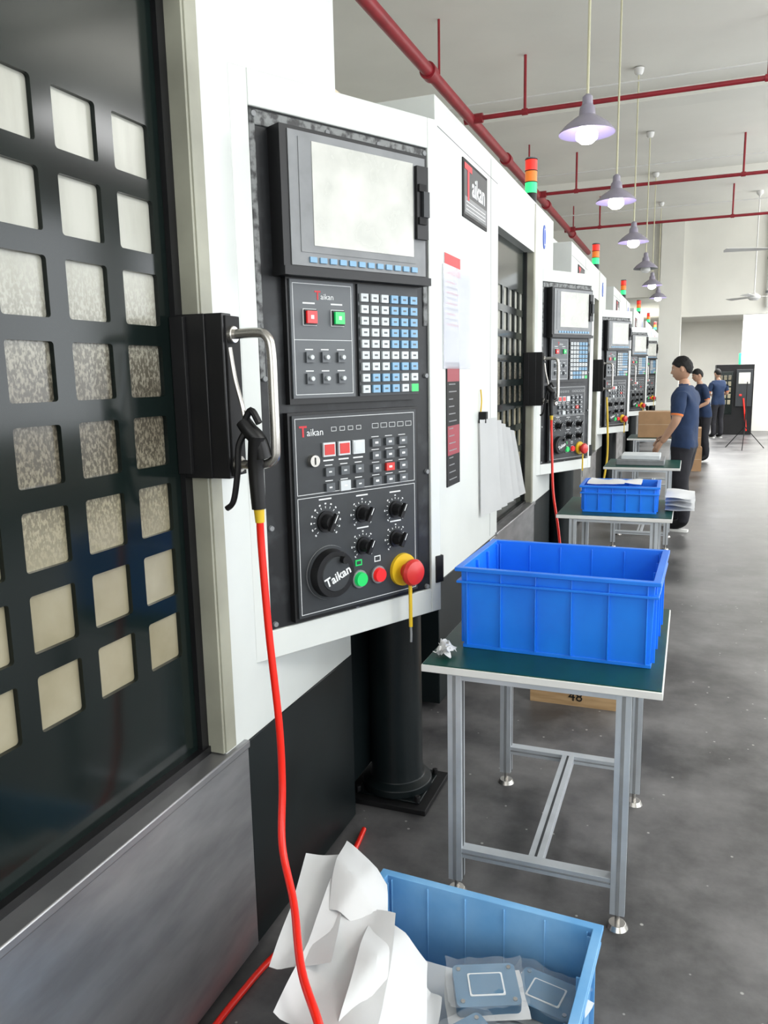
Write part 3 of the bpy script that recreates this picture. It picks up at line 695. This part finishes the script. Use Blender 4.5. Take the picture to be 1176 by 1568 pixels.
def head(parent,c,yaw=0,pitch=0):
    b=B(); n=40;k=30; vs=[];fs=[]
    for j in range(k+1):
        ph=math.pi*j/k
        for i in range(n):
            t=2*math.pi*i/n
            d=Vector((math.sin(ph)*math.cos(t),math.sin(ph)*math.sin(t),math.cos(ph)))
            p=Vector((d.x*0.094,d.y*0.076,d.z*0.118))
            front=max(0,d.x)
            if d.z<-0.1:
                s=1-0.38*min(1,(-d.z-0.1)/0.9)**1.3; p.y*=s
                if d.x>0: p.x=p.x*(1+0.10*(-d.z))+0.012*front*(-d.z)
                else: p.x*=1-0.30*(-d.z)
            if d.x>0.3: p.x=min(p.x,0.090+0.015*(1-abs(d.y)))
            g=math.exp(-((p.y)/0.012)**2); zz=p.z
            if d.x>0:
                if -0.035<zz<0.02: p.x+=0.022*g*((0.02-zz)/0.05)
                p.x+=0.005*math.exp(-((zz-0.03)/0.010)**2)*math.exp(-(p.y/0.04)**2)
                for s_ in(-1,1): p.x-=0.007*math.exp(-((zz-0.008)/0.012)**2)*math.exp(-((p.y-s_*0.030)/0.014)**2)
                p.x+=0.006*math.exp(-((zz+0.058)/0.009)**2)*math.exp(-(p.y/0.022)**2)
                p.x+=0.008*math.exp(-((zz+0.098)/0.014)**2)*math.exp(-(p.y/0.022)**2)
            vs.append(p)
    for j in range(k):
        for i in range(n): fs.append([j*n+i,(j+1)*n+i,(j+1)*n+(i+1)%n,j*n+(i+1)%n])
    b.add(vs,fs,skin)
    for s in(-1,1):
        b.ball((0.0725,s*0.030,0.008),0.011,eyew,12); b.ball((0.0812,s*0.030,0.008),0.0048,hair,8)
        b.ball((0.086,s*0.031,0.028),(0.006,0.016,0.003),hair,10)
        b.ball((-0.004,s*0.077,-0.004),(0.018,0.010,0.031),skin,14); b.ball((-0.002,s*0.083,-0.002),(0.009,0.005,0.018),skin,10)
    b.ball((0.093,0,-0.058),(0.006,0.022,0.005),lips,12)
    M=Matrix.Translation(c)@Matrix.Rotation(yaw,4,'Z')@Matrix.Rotation(pitch,4,'Y')
    o=bpy.data.objects.new('head',b.mesh('head',ang=70)); COL.objects.link(o); o.parent=parent; o.matrix_local=M
    # hair: shell whose lower edge follows a hairline and tucks into the scalp
    b=B(); vs=[];fs=[];n=72;k=26
    def hl(t):
        a=abs(((t+math.pi)%(2*math.pi))-math.pi)/math.pi
        pts=((0,0.062),(0.22,0.055),(0.34,0.030),(0.44,0.012),(0.50,0.030),(0.58,0.020),(0.68,-0.040),(0.80,-0.060),(1.0,-0.066))
        for (a0,z0),(a1,z1) in zip(pts,pts[1:]):
            if a<=a1: return z0+(z1-z0)*(a-a0)/(a1-a0)
        return pts[-1][1]
    for j in range(k+1):
        for i in range(n):
            t=2*math.pi*i/n; zl=hl(t)+0.004*noise.noise(Vector((math.cos(t)*6,math.sin(t)*6,3))); f=j/k
            ct=1-f*(1-zl/0.128); ct=max(-0.99,min(1,ct)); st=math.sqrt(max(0,1-ct*ct))
            d=Vector((st*math.cos(t),st*math.sin(t),ct))
            thick=1.0+0.035*noise.noise(d*8)+0.03*noise.noise(d*25)-(0.06 if j==k else 0)
            taper=1.0 if ct>-0.1 or d.x>0 else 1-0.30*(-ct)
            vs.append(Vector((d.x*0.104*thick*taper-0.002,d.y*0.084*thick,ct*0.129*thick)))
    for j in range(k):
        for i in range(n): fs.append([j*n+i,(j+1)*n+i,(j+1)*n+(i+1)%n,j*n+(i+1)%n])
    b.add(vs,fs,hair); o=bpy.data.objects.new('hair',b.mesh('hair',ang=70)); COL.objects.link(o); o.parent=parent; o.matrix_local=M
def person(name,loc,ang,scale,arms,lean=0.0,feet=((0.0,0.10),(0.0,-0.10)),hp=(0,0.12),knee=0.0,bulk=1.0):
    e=empty(name,loc,ang); e.scale=(scale,)*3
    L=lean
    V=[(0,0,0.93),(L*0.25,0,1.07),(L*0.62,0,1.24),(L*0.9,0,1.36),(L*1.1+0.005,0,1.450),(L*1.25+0.02,0,1.540)]
    R=[0.135*bulk,0.135*bulk,0.150*bulk,0.125*bulk,0.060,0.055]; E=[(0,1),(1,2),(2,3),(3,4),(4,5)]; kind=['t','s','s','s','n']
    for si,s in enumerate((1,-1)):
        sh=(L*0.92-0.005,s*0.170*bulk,1.385); el,wr=arms[si]
        i=len(V); V+=[sh,tuple((Vector(sh)+Vector(el))/2),el,wr]; R+=[0.070,0.058*bulk,0.043,0.030]; E+=[(3,i),(i,i+1),(i+1,i+2),(i+2,i+3)]; kind+=['s','u','u2','a']
        fx,fy=feet[si]
        i=len(V); V+=[(0.0,s*0.085,0.85),(fx*0.5+0.02+knee,(s*0.09+fy)/2,0.49),(fx-0.01,fy,0.30),(fx-0.025,fy,0.095),(fx+0.06,fy,0.062),(fx+0.15,fy,0.052)]
        R+=[0.104*bulk,0.074*bulk,0.068*bulk,0.062,0.056,0.050]; E+=[(0,i),(i,i+1),(i+1,i+2),(i+2,i+3),(i+3,i+4),(i+4,i+5)]; kind+=['t','t','t','t','h','h']
    me=skinned([Vector(v) for v in V],E,R,3)
    me.materials.clear()
    for m_ in(navy,trouser,skin,blackm,orange): me.materials.append(m_)
    VV=[Vector(v) for v in V]
    for v in me.vertices:
        cxl=L*max(0,min(1,(v.co.z-0.93)/0.45)); w=min(1,max(0,(v.co.z-0.80)/0.15))*min(1,max(0,(1.50-v.co.z)/0.08))
        w*=min(1,max(0,(0.26-abs(v.co.y))/0.10))*min(1,max(0,(0.24-abs(v.co.x-cxl))/0.06))
        v.co.x=cxl+(v.co.x-cxl)*(1-0.20*w)
    def score(c,q):
        a,b_=E[q]; dd,t=seg_dist(c,VV[a],VV[b_]); return dd/(R[a]*(1-t)+R[b_]*t),t
    idx=[]; shirtv=set()
    for p in me.polygons:
        c=p.center; ds=[score(c,q) for q in range(len(E))]; q=min(range(len(E)),key=lambda k_:ds[k_][0])
        kd=kind[q]; t=ds[q][1]
        if kd in('t','s') and c.z>0.80 : mi=0 if c.z>0.85 else 1
        elif kd=='s' or kd=='u': mi=0
        elif kd=='u2': mi=0 if t<0.50 else (4 if t<0.60 else 2)
        elif kd=='t': mi=1
        elif kd=='h': mi=3
        else: mi=2
        if kd=='n' and c.z<1.465: mi=0
        if c.z>1.475: mi=2
        if c.z<0.10: mi=3
        if mi in(0,4): shirtv.update(p.vertices)
        idx.append(mi); p.use_smooth=True
    me.polygons.foreach_set('material_index',idx)
    nrm=[v.normal.copy() for v in me.vertices]
    for v in me.vertices:
        wob=0.5*noise.noise(v.co*9)+0.5*noise.noise(v.co*18)
        if v.index in shirtv: v.co+=nrm[v.index]*(0.009+0.008*wob)
        elif 0.12<v.co.z<0.85: v.co+=nrm[v.index]*0.007*wob
        if v.co.z<0.012: v.co.z=0.012
    o=bpy.data.objects.new('body',me); COL.objects.link(o); o.parent=e
    b=B()
    for fx,fy in feet:
        b.prism([(fx-0.068,fy-0.028),(fx-0.05,fy-0.038),(fx+0.10,fy-0.042),(fx+0.165,fy-0.028),(fx+0.178,fy),(fx+0.165,fy+0.028),(fx+0.10,fy+0.042),(fx-0.05,fy+0.038),(fx-0.068,fy+0.028)],0.0,0.024,plastw)
    o=bpy.data.objects.new('shoe_soles',b.mesh('shoe_soles')); COL.objects.link(o); o.parent=e
    head(e,Vector((L*1.35+0.035,0,1.625)),hp[0],hp[1])
    for si,s in enumerate((1,-1)):
        el,wr=Vector(arms[si][0]),Vector(arms[si][1])
        hand(e,'hand_left' if s==1 else 'hand_right',wr,(wr-el).normalized()+Vector((0.1,0,-0.1)),Vector((0.2,s*1.0,0.6)),-s)
    return e
person('man_in_navy_shirt',(-0.04,8.42,0),math.radians(166),0.995,(((0.02,0.27,1.12),(0.17,0.23,0.90)),((0.05,-0.25,1.12),(0.24,-0.17,0.93))),lean=0.015,feet=((-0.03,0.11),(0.08,-0.12)),hp=(0.15,0.18),bulk=1.15)
person('man_in_navy_shirt',(0.24,15.0,0),math.radians(200),0.93,(((0.05,0.25,1.12),(0.28,0.20,1.02)),((0.05,-0.25,1.12),(0.28,-0.17,1.0))),lean=0.10,hp=(0.0,0.3))
person('man_in_navy_shirt',(0.60,20.3,0),math.radians(120),0.93,(((0.05,0.25,1.12),(0.28,0.10,1.1)),((0.0,-0.25,1.12),(0.25,-0.1,1.1))),lean=0.03,hp=(0.0,0.3))

b=B()
b.box(0.55,1.42,21.4,22.4,0.0,1.72,black); b.box(0.60,0.95,21.38,21.4,0.5,1.55,blackdoor)
for r in range(5):
    for c in range(3): b.box(0.64+c*0.10,0.71+c*0.10,21.37,21.381,0.75+r*0.15,0.86+r*0.15,glass)
b.box(1.02,1.38,21.30,21.4,0.7,1.6,grey); b.box(1.07,1.33,21.29,21.30,1.25,1.52,screen); b.box(1.10,1.16,21.28,21.3,0.95,1.0,redm)
b.cyl((1.1,21.8,1.72),(1.1,21.8,2.0),0.03,0.03,lens_g,12); b.tube([(1.2,21.3,0.9),(1.25,21.25,0.5),(1.3,21.3,0.1)],0.02,redhose,8)
b.obj('black_machining_center',bev=0.005)
b=B(); X,Yt=1.05,17.6
b.cyl((X,Yt,0.35),(X,Yt,1.35),0.012,0.010,black,8)
for k in range(3):
    a=k*2.09+0.4; b.cyl((X,Yt,0.45),(X+0.42*math.cos(a),Yt+0.42*math.sin(a),0.0),0.009,0.009,black,8)
b.obj('tripod_stand')
b=B()
for (x,y) in((0.1,20.6),(0.1,22.0),(0.1,24.0),(0.1,26.5),(3.5,21),(-2.5,24),(-2.5,28)): b.box(x-0.6,x+0.6,y-0.3,y+0.3,3.33,3.35,tubem)
b.obj('ceiling_led_panels')

# ------------------------------------------------------------------ lights
def area(name,loc,rot,sx,sy,e,col=(1,1,1)):
    l=bpy.data.lights.new(name,'AREA'); l.shape='RECTANGLE'; l.size=sx; l.size_y=sy; l.energy=e; l.color=col
    o=bpy.data.objects.new(name,l); o.location=loc; o.rotation_euler=rot; COL.objects.link(o); return o
for i,y in enumerate(ys):
    area('window_daylight_%d'%(i+1),(5.95,y+1.8,2.4),(0,math.radians(90),0),2.9,3.5,155,(0.94,0.975,1.0))
area('rear_fill',(0.6,-4.0,2.6),(math.radians(-90),0,math.radians(180)),5,3,115,(0.97,0.99,1.0))  # added fill behind the camera; the rear wall has no window
for i,(x,y) in enumerate(((3.2,1.5),(3.2,7.0),(3.2,12.5),(3.2,17.0))):
    area('fill_down_%d'%(i+1),(x,y,4.0),(0,0,0),0.8,2.4,85)  # added overhead fill out of view, no fixture here
    area('fill_up_%d'%(i+1),(x,y,4.02),(math.radians(180),0,0),0.8,2.4,85,(1,0.985,0.96))  # added upward fill to brighten the ceiling, no lamp modelled
area('low_room_light_1',(2.0,21.2,3.3),(0,0,0),3,2.4,330)
area('low_room_light_2',(0.5,26,3.3),(0,0,0),4,5,600)
w=bpy.data.worlds.new('World'); scene.world=w; w.use_nodes=True
w.node_tree.nodes['Background'].inputs[0].default_value=(0.85,0.92,1.0,1); w.node_tree.nodes['Background'].inputs[1].default_value=1.0

# ------------------------------------------------------------------ camera
f=1200.0
Yc=Vector((472,-217,1200)).normalized(); ny=f*f/(217-472*0.02); Nn=Vector((0.02*ny,ny,f)).normalized(); Zc=-Nn; Xc=Yc.cross(Zc)
if Xc.x<0: Xc=-Xc
def wdir(v): return Vector((v.dot(Xc),v.dot(Yc),v.dot(Zc)))
right=wdir(Vector((1,0,0))); up=wdir(Vector((0,-1,0))); back=wdir(Vector((0,0,-1)))
cam=bpy.data.cameras.new('camera'); co=bpy.data.objects.new('camera',cam); COL.objects.link(co)
M=Matrix((right,up,back)).transposed().to_4x4(); M.translation=Vector((0,0,1.6)); co.matrix_world=M
cam.sensor_fit='HORIZONTAL'; cam.sensor_width=36; cam.lens=36*1200/1176; cam.clip_start=0.05
scene.camera=co
scene.view_settings.view_transform='Standard'; scene.view_settings.look='None'; scene.view_settings.exposure=0.0
